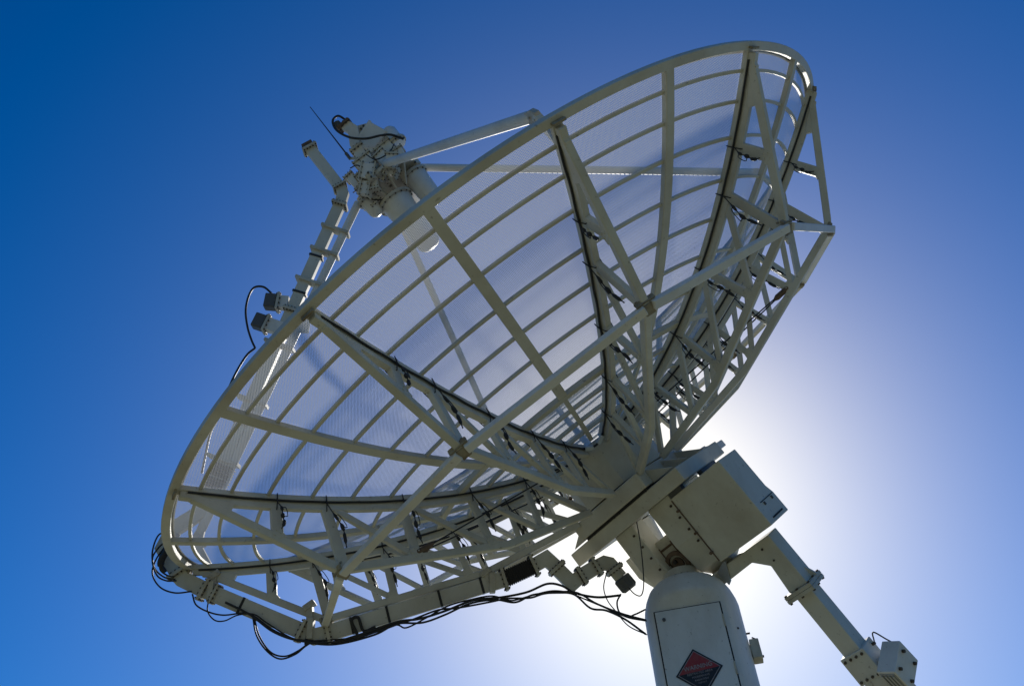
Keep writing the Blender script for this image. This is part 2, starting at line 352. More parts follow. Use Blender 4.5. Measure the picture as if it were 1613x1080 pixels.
# ================================================================ feed assembly on the boresight
feed = dish_empty('feed_assembly', (0, 0, 3.5), 'cluster of bolted feed horns and boxes held above the dish', 'antenna feed')
HV = V((.959, -.282, 0)).normalized(); KV = V((.282, .959, 0)).normalized()      # across and towards the near side
def hk(h, k, z): return HV*h + KV*k + Z*z
FO = (0, 0, 3.5)
def fb(mb, name, m, parent=feed, bevel=.004): return mb.build(name, m, parent, FO, bevel)
def rect_flange(c, ax, u, v, su, sv, th, nb=(4, 3), mtl='paint3', name='flange', parent=feed, org=FO, br=.008):
    """bolted rectangular flange centred c, normal ax"""
    ax = V(ax).normalized(); u = V(u).normalized(); v = V(v).normalized(); m = MB()
    m.prism([(-su/2, -sv/2), (su/2, -sv/2), (su/2, sv/2), (-su/2, sv/2)], -th/2, th/2, (V(c), u, v, ax))
    f = m.build(name, M[mtl], parent, org, .003)
    b = MB()
    for i in range(nb[0]):
        for s in (-1, 1):
            p = V(c)+u*((i/(nb[0]-1)-.5)*(su-.03))+v*(s*(sv/2-.014))
            b.tube([p-ax*(th/2+.012), p+ax*(th/2+.012)], br, 6, smooth=False)
    for i in range(1, nb[1]-1):
        for s in (-1, 1):
            p = V(c)+v*((i/(nb[1]-1)-.5)*(sv-.03))+u*(s*(su/2-.014))
            b.tube([p-ax*(th/2+.012), p+ax*(th/2+.012)], br, 6, smooth=False)
    b.build('bolts', M['bolt'], f, org)
    return f
def round_flange(p, ax, r, th, n=12, parent=feed, org=FO):
    ax = V(ax).normalized(); m = MB(); m.tube([V(p)-ax*th/2, V(p)+ax*th/2], r, 28)
    f = m.build('flange', M['paint3'], parent, org, .003); u = ax.orthogonal().normalized(); v = ax.cross(u); b = MB()
    for i in range(n):
        q = V(p)+(u*math.cos(2*PI*i/n)+v*math.sin(2*PI*i/n))*(r-.016); b.tube([q-ax*(th/2+.011), q+ax*(th/2+.011)], .008, 6, smooth=False)
    b.build('bolts', M['bolt'], f, org); return f
def can(h, k, z0, z1, r0, r1, dome=True, name='feed_horn'):
    pr = []
    if dome: pr = [(.001, z0-.045), (r0*.5, z0-.038), (r0*.85, z0-.016), (r0, z0+.01)]
    else: pr = [(.001, z0), (r0, z0)]
    pr += [(r1*.5+r0*.5, (z0+z1)/2), (r1, z1), (.001, z1)]
    m = MB(); m.revolve(pr, 32, fr=(hk(h, k, 0), X, Y, Z)); return m.build(name, M['paint2'], feed, FO, .003)
can(.055, 0, 2.72, 3.06, .128, .135); round_flange(hk(.055, 0, 3.07), Z, .165, .022, 16)
can(.06, .02, 3.085, 3.33, .15, .175, False, 'horn_body'); round_flange(hk(.06, .02, 3.345), Z, .205, .03, 16)
can(-.27, -.02, 3.10, 3.46, .11, .13); round_flange(hk(-.27, -.02, 3.47), Z, .155, .025, 12)
can(-.05, -.30, 3.12, 3.46, .11, .13); round_flange(hk(-.05, -.30, 3.47), Z, .155, .025, 12)
can(.29, .12, 3.33, 3.50, .075, .09); round_flange(hk(.29, .12, 3.50), Z, .112, .02, 8)
pl = MB(); pl.revolve([(.02, 3.545), (.37, 3.545), (.37, 3.585), (.02, 3.585)], 16, a0=R_(11), a1=R_(371), smooth=False); fb(pl, 'mounting_plate', M['paint3'])
# waveguide boxes clustered round the plate on the near side
def wbox(c, size, rot=0.0, m='paint2', name='waveguide_box', tilt=0.0):
    R3 = Matrix((HV, KV, Z)).transposed() @ Matrix.Rotation(rot, 3, 'Y') @ Matrix.Rotation(tilt, 3, 'X')
    b = MB(); b.box(hk(*c), size, R3); o = fb(b, name, M[m], bevel=.008)
    e = MB()
    for s in (-1, 1):                       # proud bolted end flanges
        e.box(hk(*c)+R3@V((0, 0, s*size[2]/2)), (size[0]+.035, size[1]+.035, .018), R3)
    eo = e.build('flange', M['paint3'], o, FO, .002)
    bo = MB()
    for s in (-1, 1):
        for i in range(4):
            for t in (-1, 1):
                p = hk(*c)+R3@V(((i/3-.5)*(size[0]+.012), t*(size[1]/2+.009), s*size[2]/2)); a = R3@Z
                bo.tube([p-a*.02, p+a*.02], .006, 6, smooth=False)
    bo.build('bolts', M['bolt'], eo, FO); return o
wbox((.17, .18, 3.68), (.13, .10, .17)); wbox((.09, .33, 3.64), (.17, .08, .15), .78); wbox((.22, .30, 3.52), (.15, .09, .10), .75); wbox((-.16, .33, 3.56), (.12, .08, .17), -.75); wbox((.03, .22, 3.60), (.12, .08, .16), .78); wbox((.24, .14, 3.47), (.11, .10, .16), .2)
wbox((-.12, .20, 3.72), (.12, .10, .18), .15); wbox((-.26, .14, 3.66), (.15, .12, .16), -.1); wbox((.06, .10, 3.86), (.20, .16, .14), 0)
wbox((-.20, .05, 3.86), (.18, .16, .14), .05); wbox((-.02, -.15, 3.72), (.30, .22, .24), 0); wbox((.28, .05, 3.80), (.09, .14, .20), .1)
wbox((.12, .30, 3.52), (.09, .07, .14), -.5); wbox((-.10, .29, 3.50), (.09, .08, .12), .6)
for (h, k, z) in ((.33, .06, 3.58), (-.36, .05, 3.56), (.1, .36, 3.56), (-.22, .30, 3.57)):
    b = MB(); b.box(hk(h, k, z), (.07, .07, .10), EDR); o = fb(b, 'leg_clamp', M['paint3'])
    q = MB(); 
    for s in (-1, 1): q.bolt(hk(h, k+.036, z+s*.03), KV, .012, .016)
    q.build('bolts', M['bolt'], o, FO)
# ring of stiffening fins round the cluster
fn = MB()
for i in range(10):
    a = 2*PI*i/10+.2; u = V((math.cos(a), math.sin(a), 0)); fn.prism([(.20, 3.36), (.40, 3.54), (.20, 3.54)], -.008, .008, (V((0, 0, 0)), u, Z, Z.cross(u)))
fb(fn, 'stiffener', M['paint3'], bevel=0)
# upper works: receiver box, round motor, bent waveguide stub with dark end
R3 = Matrix((HV, KV, Z)).transposed()
b = MB(); b.box(hk(-.15, .0, 4.10), (.30, .24, .26), R3@Matrix.Rotation(.35, 3, 'Y')); bx = fb(b, 'receiver_box', M['paint2'], bevel=.012)
b = MB(); b.box(hk(-.16, .0, 4.235), (.22, .20, .03), R3@Matrix.Rotation(.35, 3, 'Y')); b.build('lid', M['paint2'], bx, FO, .004)
b = MB(); b.tube([hk(-.34, .02, 3.86), hk(-.34, .02, 4.06), hk(-.34, .02, 4.09)], [.09, .09, .07], 24); mo = fb(b, 'polariser_motor', M['paint2'])
round_flange(hk(-.34, .02, 3.90), Z, .115, .025, 10, mo)
b = MB(); b.sweep([hk(.06, .08, 3.93), hk(.02, .08, 4.15), hk(-.055, .08, 4.30), hk(-.02, .08, 4.42)], KV, .12, .09); st = fb(b, 'waveguide_stub', M['paint2'], bevel=.006)
rect_flange(hk(-.01, .08, 4.43), hk(.2, 0, .7), HV, KV, .17, .14, .03, (4, 3), 'rust', parent=st)
rect_flange(hk(.035, .08, 4.10), hk(-.2, 0, 1), HV, KV, .17, .14, .025, (4, 3), 'paint3', parent=st)
b = MB(); b.prism([(-.15, 4.12), (-.03, 4.12), (-.11, 4.33), (-.21, 4.28)], .06, .09, (V((0, 0, 0)), HV, Z, KV)); pc = fb(b, 'bolted_cover', M['paint3'])
q = MB(); [q.bolt(hk(h, .09, z), KV, .012, .014) for h, z in ((-.12, 4.16), (-.07, 4.18), (-.13, 4.26), (-.17, 4.27))]; q.build('bolts', M['bolt'], pc, FO)
b = MB(); b.tube([hk(.05, .1, 4.44), hk(.05, .1, 4.50)], .05, 8, smooth=False); fb(b, 'end_cap', M['dark'])
hose = [hk(-.06, .12, 4.44), hk(-.02, .16, 4.52), hk(.06, .18, 4.50), hk(.09, .18, 4.38), hk(.03, .2, 4.20), hk(-.10, .2, 4.06), hk(-.24, .2, 3.98), hk(-.34, .16, 3.93), hk(-.42, .1, 3.83)]
b = MB(); b.tube(spline(hose, 8), .013, 8); fb(b, 'cable', M['black'], bevel=0)
for pts in ([hk(.22, .25, 3.86), hk(.14, .30, 3.80), hk(.10, .3, 3.66), hk(.2, .27, 3.56)], [hk(-.3, .22, 3.78), hk(-.2, .28, 3.70), hk(-.05, .3, 3.72), hk(.0, .3, 3.84)], [hk(.36, .1, 3.7), hk(.3, .2, 3.62), hk(.26, .22, 3.45), hk(.16, .2, 3.36)]):
    b = MB(); b.tube(spline(pts, 6), .007, 6); fb(b, 'cable', M['black'], bevel=0)
# whip antenna beside it
wp0 = V((.199, .10, 4.06)); wh = dish_empty('whip_antenna', wp0, 'thin black whip rod pointing up left from the feed cluster', 'antenna')
MB().tube([wp0, wp0+Z*.78], [.009, .004], 8).build('rod', M['black'], wh, wp0)
MB().tube([wp0-Z*.05, wp0+Z*.04], .018, 10).build('base', M['dark'], wh, wp0)
b = MB(); b.sweep([wp0-Z*.04, wp0-Z*.05+V((-.12, -.05, -.03))], KV, .03, .02); b.build('bracket', M['paint3'], wh, wp0)

# ================================================================ waveguide
wgo = V((3.70, 0, 1.2)); wg = dish_empty('waveguide_run', wgo, 'pale rectangular waveguide running down the left feed leg and along under the dish', 'waveguide')
NY = Y
def P2(r, z, y=0): return V((r, y, z))
def wsec(pts, a=.135, b=.085, name='waveguide_section', m='paint'):
    return MB().sweep([P2(*p) for p in pts], NY, a, b).build(name, M[m], wg, wgo, .005)
def wfl(p, d, su=.20, m='paint3', th=.028, sv=.15, par=None):
    ax = V((d[0], 0, d[1])).normalized(); u = Y.cross(ax); return rect_flange(P2(*p), ax, u, Y, su, sv, th, (5, 4), m, parent=par or wg, org=wgo)
# upper stub beside the feed and run down the leg
wsec([(.462, 4.42), (.455, 3.84)], .115, .08); wfl((.463, 4.43), (0, 1), .17); 
s = MB(); s.box(P2(.463, 4.475), (.12, .10, .06)); s.build('end_cap', M['rust'], wg, wgo, .004)
wsec([(.455, 3.82), (.47, 3.74), (.56, 3.655)], .115, .08); wfl((.455, 3.83), (0, 1), .16, th=.02); wfl((.575, 3.64), (.8, -.6), .165)
wsec([(.58, 3.64), (1.60, 2.87)], .118, .08); wfl((1.615, 2.86), (.8, -.6), .165)
wsec([(1.63, 2.85), (3.02, 1.80)], .118, .08); wfl((3.03, 1.79), (.8, -.6), .165)
wsec([(3.04, 1.785), (3.32, 1.595), (3.56, 1.60), (3.71, 1.50), (3.71, 1.24)], .13, .085)
wfl((3.71, 1.235), (0, 1), .185)
wsec([(3.71, 1.22), (3.70, 1.16), (3.60, .985)], .135, .085, 'waveguide_elbow'); wfl((3.595, .975), (.5, .87), .20)
wsec([(3.585, .96), (3.10, .20)], .135, .085); wfl((3.54, .89), (.5, .8), .175, th=.02); wfl((3.095, .19), (.5, .8), .20)
wsec([(3.09, .18), (3.03, .085), (2.92, .04)], .135, .085, 'waveguide_elbow'); wfl((2.915, .04), (1, .35), .20)
wsec([(2.905, .035), (1.435, -.483)], .135, .085); wfl((1.425, -.487), (1, .32), .20)
s = MB()                                                # black corrugated flexible piece
n = 26; pts = [P2(1.41+(1.15-1.41)*i/n, -.49+(-.545+.49)*i/n) for i in range(n+1)]
for i in range(n): s.sweep([pts[i], pts[i+1]], NY, .145 if i % 2 else .128, .10 if i % 2 else .085)
s.build('flexible_section', M['rubber'], wg, wgo)
wfl((1.14, -.547), (1, .2), .20)
wsec([(1.13, -.548), (1.01, -.562), (.985, -.68)], .125, .085, 'waveguide_elbow'); wfl((.985, -.685), (.1, 1), .175)
wsec([(.985, -.695), (.955, -.875), (.86, -.868)], .125, .085, 'waveguide_elbow'); wfl((.85, -.87), (1, .1), .175)
wsec([(.84, -.87), (.70, -.885)], .13, .085); wfl((.69, -.886), (1, .1), .18)
wsec([(.68, -.888), (.61, -.90), (.575, -.94), (.57, -.99)], .12, .085, 'waveguide_elbow'); wfl((.57, -1.0), (0, 1), .16)
s = MB(); s.tube([P2(.57, -1.01), P2(.565, -1.09)], .062, 20); s.build('rotary_joint', M['paint3'], wg, wgo, .004)
s = MB(); s.tube([P2(.565, -1.09), P2(.565, -1.10), P2(.56, -1.20), P2(.56, -1.22)], [.07, .082, .082, .06], 10, smooth=False); s.build('joint_housing', M['dark'], wg, wgo, .004)
# hangers that hold it to the truss
for (r0, z0), (r1, z1) in (((3.55, .93), (3.46, 1.03)), ((3.02, .16), (2.93, .33)), ((2.92, .04), (2.88, .13)), ((1.53, -.45), (1.53, -.34))):
    s = MB(); s.sweep([P2(r0, z0, .0), P2(r1, z1, .0)], NY, .055, .10); s.box(P2(r1, z1), (.10, .12, .05)); s.box(P2(r0, z0), (.05, .13, .17), Matrix.Rotation(-.6, 3, 'Y'))
    for sy in (-1, 1): s.bolt(P2(r1-.03, z1, sy*.06), (0, sy, 0)); s.bolt(P2(r1+.03, z1, sy*.06), (0, sy, 0))
    s.build('hanger', M['paint3'], wg, wgo, .003)
# dark tape bands
for (a, d) in (((3.40, .67), (.54, .84)), ((3.07, .12), (.7, .7)), ((2.72, -.03), (1, .35)), ((2.42, -.135), (1, .35)), ((1.98, -.29), (1, .35)), ((1.62, -.415), (1, .35)), ((.86, -.868), (1, .1)), ((2.60, 2.115), (.8, -.6)), ((1.10, 3.245), (.8, -.6)), ((1.45, 2.985), (.8, -.6))):
    ax = V((d[0], 0, d[1])).normalized(); u = Y.cross(ax); s = MB()
    s.prism([(-.071, -.046), (.071, -.046), (.071, .046), (-.071, .046)], -.011, .011, (P2(*a), u, Y, ax)); s.build('tape_band', M['black'], wg, wgo)
s = MB(); s.tube(spline([P2(2.72, -.12, .06), P2(2.70, .0, .07), P2(2.64, -.01, .07), P2(2.66, -.13, .07), P2(2.56, -.16, .06)], 6), .014, 8); s.build('cable_hook', M['black'], wg, wgo)
# clamps to the round leg
for r in (.72, .95, 1.25, 1.85, 2.35, 2.85):
    t_ = (r-.40)/3.02; zz = 3.555-2.135*t_; s = MB(); s.sweep([P2(r-.035, zz-.05), P2(r+.14, zz+.20)], NY, .03, .13); s.build('clamp', M['paint3'], wg, wgo, .002)
# finned absorber on the lower end of the leg
s = MB()
for i in range(9): s.box(P2(2.93+i*.022, 1.845-i*.0145), (.012, .16, .19), Matrix.Rotation(.62, 3, 'Y'))
s.build('finned_cooler', M['rubber'], wg, wgo)

# two square-ended receivers on short branches from the leg waveguide
def receiver(base, d, ln, lab):
    base = V(base); d = V(d).normalized(); u = Y.cross(d).normalized(); e = dish_empty('receiver_unit', base, lab, 'receiver', 'grey capped receivers on the left feed leg')
    s = MB(); s.sweep([base, base+d*ln], NY, .13, .10); s.build('branch_waveguide', M['paint2'], e, base, .005)
    rect_flange(base+d*ln, d, u, Y, .18, .15, .025, (4, 3), parent=e, org=base)
    s = MB(); s.prism([(-.075, -.06), (.075, -.06), (.075, .06), (-.075, .06)], .014, .135, (base+d*ln, u, Y, d)); s.build('dark_cap', M['dark'], e, base, .012)
    return e
receiver((1.60, 0, 2.95), (.76, 0, .65), .10, 'upper grey-capped receiver on a bolted branch of the left feed leg')
receiver((1.74, 0, 2.66), (.55, 0, .78), .26, 'lower grey-capped receiver on the left feed leg, just below the other one')
s = MB(); s.sweep([P2(1.56, 2.60, .03), P2(1.78, 2.78, .03)], NY, .15, .01); o = s.build('perforated_bracket', M['steel'], wg, wgo)

# ================================================================ hanging black cables (world coordinates)
CABLES = {
'loop_a' : [(-3.11,5.998,6.199),(-3.206,6.0,6.179),(-3.244,6.06,6.051),(-3.213,6.122,5.928),(-3.123,6.165,5.855),(-3.024,6.183,5.836)] ,
'loop_b' : [(-3.104,5.987,6.109),(-3.173,6.01,6.051),(-3.216,6.049,5.963),(-3.163,6.112,5.842),(-3.078,6.14,5.799),(-2.992,6.147,5.798)] ,
'loop_c' : [(-3.131,6.045,6.099),(-3.204,6.092,5.992),(-3.223,6.145,5.88),(-3.146,6.2,5.779),(-3.018,6.232,5.735),(-2.874,6.239,5.744)] ,
'loop_d' : [(-3.128,6.055,6.079),(-3.161,6.095,5.991),(-3.162,6.133,5.914),(-3.103,6.159,5.87),(-3.048,6.171,5.855)] ,
'c2' : [(-2.867,6.249,5.725),(-2.826,6.292,5.644),(-2.719,6.326,5.592),(-2.589,6.349,5.567),(-2.425,6.356,5.58),(-2.332,6.375,5.556),(-2.193,6.428,5.471),(-2.029,6.475,5.4),(-1.841,6.507,5.366)] ,
'c3' : [(-2.724,6.278,5.69),(-2.725,6.323,5.597),(-2.66,6.361,5.531),(-2.575,6.37,5.525),(-2.467,6.359,5.566),(-2.333,6.368,5.57),(-2.222,6.407,5.508),(-2.002,6.48,5.395),(-1.82,6.504,5.375)] ,
'c4' : [(-2.343,6.374,5.556),(-2.3,6.445,5.417),(-2.208,6.507,5.306),(-2.093,6.545,5.246),(-1.969,6.54,5.277),(-1.892,6.52,5.33),(-1.83,6.508,5.366)] ,
'c4b' : [(-2.332,6.375,5.556),(-2.279,6.447,5.416),(-2.176,6.514,5.297),(-2.058,6.539,5.264),(-1.944,6.529,5.303),(-1.851,6.506,5.366)] ,
'c5' : [(-2.582,6.303,5.661),(-2.36,6.368,5.565),(-2.164,6.443,5.443),(-1.948,6.493,5.376),(-1.681,6.523,5.36),(-1.468,6.519,5.404),(-1.12,6.498,5.503),(-0.929,6.503,5.524),(-0.71,6.494,5.579),(-0.461,6.475,5.658),(-0.211,6.485,5.68),(0.014,6.485,5.717),(0.197,6.469,5.779),(0.326,6.487,5.763),(0.433,6.523,5.709),(0.617,6.458,5.614),(0.819,6.388,5.577)] ,
'c6' : [(-1.841,6.509,5.362),(-1.574,6.53,5.364),(-1.254,6.516,5.443),(-1.103,6.507,5.489),(-0.984,6.501,5.52),(-0.765,6.485,5.589),(-0.6,6.492,5.602),(-0.323,6.494,5.643),(-0.156,6.494,5.67),(0.039,6.508,5.673),(0.181,6.504,5.706),(0.434,6.52,5.714),(0.61,6.458,5.552),(0.806,6.384,5.4),(0.983,6.316,5.291)] ,
'c7' : [(-1.894,6.507,5.358),(-1.627,6.534,5.346),(-1.308,6.528,5.411),(-1.12,6.505,5.489),(-0.902,6.519,5.496),(-0.711,6.508,5.551),(-0.489,6.485,5.634),(-0.267,6.489,5.661),(-0.091,6.514,5.641),(0.069,6.499,5.697),(0.293,6.511,5.71),(0.432,6.53,5.694),(0.553,6.477,5.524),(0.681,6.431,5.465),(0.824,6.375,5.34),(0.963,6.316,5.166)] ,
'c8' : [(0.724,6.431,5.824),(0.686,6.438,5.691),(0.703,6.427,5.558),(0.758,6.403,5.437),(0.841,6.366,5.276),(0.972,6.313,5.158)] ,
'c9' : [(0.82,6.388,5.589),(0.779,6.399,5.518),(0.787,6.392,5.417),(0.852,6.366,5.351),(0.987,6.314,5.283)] ,
'c9b' : [(0.432,6.53,5.694),(0.659,6.44,5.508),(0.828,6.375,5.369),(0.906,6.348,5.366),(0.998,6.316,5.389)] ,
'c11' : [(-1.82,6.507,5.371),(-1.468,6.523,5.395),(-1.147,6.507,5.48),(-1.038,6.526,5.46),(-0.864,6.504,5.533),(-0.682,6.478,5.617),(-0.488,6.471,5.663),(-0.293,6.473,5.69),(-0.129,6.504,5.655),(0.04,6.501,5.688),(0.238,6.499,5.725),(0.433,6.523,5.709)] ,
'c10':[(1.035,6.2,6.188),(1.026,6.15,5.962),(1.006,6.1,5.702),(0.983,6.1,5.488),(0.947,6.1,5.39),(0.897,6.1,5.404),(0.854,6.1,5.466)],
'plug': [(-2.392,5.068,8.38),(-2.478,5.03,8.444),(-2.572,5.027,8.436),(-2.621,5.07,8.34),(-2.635,5.137,8.201),(-2.604,5.215,8.045),(-2.557,5.279,7.923),(-2.515,5.32,7.844)],
'legc': [(-2.515,5.32,7.844),(-2.594,5.35,7.771),(-2.688,5.429,7.592),(-2.76,5.523,7.388),(-2.803,5.603,7.217),(-2.865,5.667,7.077),(-2.89,5.746,6.912),(-2.911,5.836,6.723)],
}
CG = 'black cables strapped below the waveguide'
LAB = {'loop_a': 'outermost thin black cable loop bulging left of the dish rim', 'loop_b': 'short black cable loop curling back onto the lower left waveguide elbow',
 'loop_c': 'black cable loop hanging lowest at the left rim, ending at the second flange', 'loop_d': 'innermost tight black cable loop against the left rim elbow',
 'c2': 'thin black cable drooping from the lower left flange to the waveguide bend', 'c3': 'thin black cable leaving the waveguide band left of the bend in a small sag',
 'c4': 'black cable hanging in the deepest loop below the lower left waveguide', 'c4b': 'second black cable just inside the deepest hanging loop at lower left',
 'c5': 'thick black cable following the whole waveguide and ending at the dark joint housing', 'c6': 'black cable swagged along the waveguide and into the pedestal side',
 'c7': 'lowest black cable of the bundle, entering the pedestal beside the access door', 'c8': 'thin black lead dropping from the flanged elbow to the pedestal',
 'c9': 'thin black lead curving down from the dark joint housing to the pedestal', 'c9b': 'black cable leaving the last strap and rising into the pedestal shoulder',
 'c11': 'black cable twisted round the bundle between the waveguide bend and the last strap', 'c10': 'thin black wire hanging from the platform behind the joint housing',
 'plug': 'black cable looping out left from the upper grey-capped receiver', 'legc': 'black cable running down the left feed leg below the receivers'}
RAD = {'c5': .0105, 'c7': .009, 'c6': .0085, 'c8': .005, 'c10': .005, 'c9': .0075, 'c2': .007, 'c3': .006, 'plug': .011, 'legc': .011}
for k, pts in CABLES.items():
    p0 = V(pts[0]); e = MB(); e.tube(spline(pts, 8), RAD.get(k, .0072), 8)
    o = e.build('hanging_cable', M['black'], None, p0); o.location = p0; tag(o, LAB[k], 'cable', CG)
# thick taped hank of cable against the rim elbow
hk_pts = [(-3.02, 5.98, 6.16), (-3.10, 6.02, 6.02), (-3.14, 6.07, 5.93), (-3.10, 6.12, 5.87)]
e = MB(); e.tube(spline(hk_pts, 6), [.018]*4+[.03]*10+[.02]*5, 8); o = e.build('cable_hank', M['black'], None, hk_pts[0]); o.location = hk_pts[0]
tag(o, 'thick taped hank of black cable pressed against the lower left rim', 'cable')
# ================================================================ positioner under the hub (dish frame)
po = edz(0, 0, -.72); pos = dish_empty('dish_positioner', po, 'thick square platform and yoke that tilt the dish on its pedestal', 'antenna mount')
def pb(mb, name, m='paint', bevel=.008, par=None): return mb.build(name, M[m], par or pos, po, bevel)
b = MB(); b.box(edz(.04, -.03, -.722), (1.48, .88, .135), EDR); plat = pb(b, 'platform', bevel=.01)
b = MB()
for i in range(12):
    e_ = -.40+.8*i/11; b.tube([edz(e_, .40, -.66), edz(e_, .40, -.60)], .010, 6, smooth=False) if i in (0, 1, 5, 6, 11) else None
b.box(edz(0, 0, -.643), (.86, .82, .024), EDR); pb(b, 'gasket', 'seam', 0, plat)
b = MB(); b.box(edz(.16, .412, -.74), (.30, .012, .03), EDR)
for nm, e0, e1 in (('left', -.23, .0), ('right', .23, .50)):
    y = MB(); fr = (EA*((e0+e1)/2), ED, Z, EA); h = (e1-e0)/2
    poly = [(.33, -.79), (.33, -1.18), (.26, -1.46), (.10, -1.56), (-.10, -1.50), (-.18, -1.30), (-.30, -.79)]
    if nm == 'left': y.prism([(.33, -.79), (.33, -1.18), (.26, -1.50), (.14, -1.52), (.12, -1.2), (.12, -.79)], -h, h, fr)
    else: y.prism(poly, -h, h, fr)
    yo = pb(y, 'yoke_arm', bevel=.01)
    q = MB()
    for z_ in (-.88, -1.0, -1.12, -1.24): q.bolt(edz(e1-.04, .333, z_), ED, .011)
    q.build('bolts', M['bolt'], yo, po)
# side lug with notch on the left arm
b = MB(); b.prism([(-.50, -1.0), (-.44, -1.0), (-.44, -1.06), (-.18, -1.06), (-.18, -1.36), (-.42, -1.36), (-.50, -1.2)], .0, .05, (edz(0, 0, 0), EA, Z, ED)); pb(b, 'stop_lug')
# jack tube on the far side, catching daylight
b = MB(); b.tube([edz(-.22, -.22, -.79), edz(-.33, -.22, -1.35)], .085, 28); jk = pb(b, 'jack_tube', 'paint2')
b = MB(); b.box(edz(-.22, -.136, -.88), (.018, .02, .12), EDR); pb(b, 'slot', 'seam', 0, jk)
# elevation shaft, gear case and its arched bearing
b = MB(); b.tube([edz(-.30, .10, -1.33), edz(.55, .10, -1.33)], .085, 24); pb(b, 'elevation_shaft', 'steel')
b = MB(); b.box(edz(.06, .07, -1.23), (.30, .30, .38), EDR); gc = pb(b, 'gear_case', 'paint3', .02)
b = MB(); b.prism([(-.07, -1.12), (.07, -1.12), (.07, -1.10), (.09, -1.10), (.09, -1.30), (.07, -1.30), (.07, -1.14), (-.07, -1.14), (-.07, -1.30), (-.09, -1.30), (-.09, -1.10), (-.07, -1.10)], .205, .225, (EA*.08, EA, Z, ED)); pb(b, 'frame', 'rust', 0, gc)
b = MB(); b.revolve([(.085, .20), (.12, .20), (.12, .25), (.085, .25)], 24, fr=(edz(.08, 0, -1.30), EA, Z, ED), closed_prof=True, smooth=False); b.tube([edz(.08, .20, -1.30), edz(.08, .24, -1.30)], .06, 20); pb(b, 'bearing_ring', 'rust', .003, gc)
b = MB(); b.tube([edz(.08, .235, -1.27), edz(.08, .26, -1.27)], .018, 10); pb(b, 'oil_plug', 'black', 0, gc)
# raised fittings at the far right end of the platform
b = MB(); b.box(edz(.50, -.78, -.69), (.22, .30, .07), EDR); b.box(edz(.52, -.66, -.64), (.05, .08, .06), EDR); pb(b, 'limit_bracket', 'paint2')
b = MB(); b.prism([(.30, -.655), (.74, -.655), (.52, -.585), (.30, -.56)], -.42, -.36, (V((0, 0, 0)), EA, Z, ED)); pb(b, 'platform_gusset')

# ================================================================ big equipment box hanging behind the platform
bo_ = edz(.80, 0, -.83); ebx = dish_empty('equipment_box', bo_, 'large white steel equipment box hung under the right end of the platform', 'equipment box')
def eb(mb, name, m='paint', bevel=.006, par=None): return mb.build(name, M[m], par or ebx, bo_, bevel)
fr = (V((0, 0, 0)), ED, Z, EA)
b = MB(); poly = [(.345, -.835), (.345, -1.485), (-.065, -1.49), (-.065, -1.30), (-.03, -1.225), (-.03, -.835)]
b.prism(poly, .505, 1.10, fr); body = eb(b, 'body', bevel=.007)
b = MB()
for z0, h0, d0, d1 in ((-1.30, .007, -.03, .25), (-1.45, .014, .015, .24)): b = MB(); b.box(edz(1.1015, (d0+d1)/2, z0), (.005, d1-d0, h0), EDR); eb(b, 'vent_slot', 'seam', 0, body)
for d0 in (.20, .03): b = MB(); b.box(edz(1.105, d0, -1.325), (.014, .016, .028), EDR); eb(b, 'latch', 'dark', 0, body)
b = MB(); b.box(edz(.507, .349, -1.16), (.009, .010, .62), EDR); b.tube([edz(.507, .35, -.95), edz(.507, .385, -.95)], .012, 8); b.tube([edz(.507, .35, -1.18), edz(.507, .385, -1.18)], .012, 8); b.tube([edz(.507, .35, -1.38), edz(.507, .385, -1.38)], .014, 8); eb(b, 'hinge', 'rust', 0, body)
for c_, s_ in ((edz(.58, .30, -.812), (.14, .06, .045)), (edz(.76, -.05, -.812), (.05, .30, .045))): b = MB(); b.box(c_, s_, EDR); eb(b, 'mounting_pad', 'dark', 0)

# ================================================================ counterweight arm
ao = edz(.5, .15, -1.6); arm = dish_empty('counterweight_arm', ao, 'bent square steel arm reaching down right from under the equipment box', 'support arm')
def ab(mb, name, m='paint', bevel=.008, par=None): return mb.build(name, M[m], par or arm, ao, bevel)
fe_ = (V((0, 0, 0)), EA, Z, ED)
b = MB(); b.prism([(.24, -1.535), (.965, -1.535), (.965, -2.0), (.775, -2.0), (.80, -1.745), (.68, -1.64), (.24, -1.66)], .06, .25, fe_); hor = ab(b, 'elbow')
q = MB(); q.bolt(edz(.84, .25, -1.60), ED, .010); q.bolt(edz(.86, .25, -1.72), ED, .008); q.build('bolts', M['bolt'], hor, ao)
b = MB(); b.prism([(.36, -1.545), (.46, -1.505), (.50, -1.505), (.42, -1.66), (.38, -1.68)], .252, .265, fe_); ab(b, 'strap', 'steel', 0, hor)
for z_ in (-2.015, -2.047): rect_flange(edz(.865, .155, z_), Z, EA, ED, .275, .27, .03, (3, 3), parent=arm, org=ao, br=.012)
b = MB()
for s in (-1, 1):
    b.prism([(.77 if s < 0 else .965, -2.0), ((.77 if s < 0 else .965)+s*.05, -2.0), (.77 if s < 0 else .965, -1.9)], .10, .12, fe_)
ab(b, 'flange_gusset', bevel=0)
b = MB(); b.box(edz(.865, .155, -2.35), (.16, .165, .58), EDR); ab(b, 'lower_tube')
b = MB(); b.box(edz(.865, .155, -2.73), (.23, .22, .24), EDR); b.box(edz(1.02, .17, -2.80), (.12, .10, .10), EDR); so_ = ab(b, 'socket')
q = MB()
for i in range(4): q.bolt(edz(.78+.055*i, .265, -2.64), ED, .012); q.bolt(edz(.78+.055*i, .265, -2.82), ED, .012)
q.bolt(edz(.98, .1, -2.66), EA, .012, .03); q.bolt(edz(.75, .15, -2.64), -EA, .014, .03); q.build('bolts', M['bolt'], so_, ao)
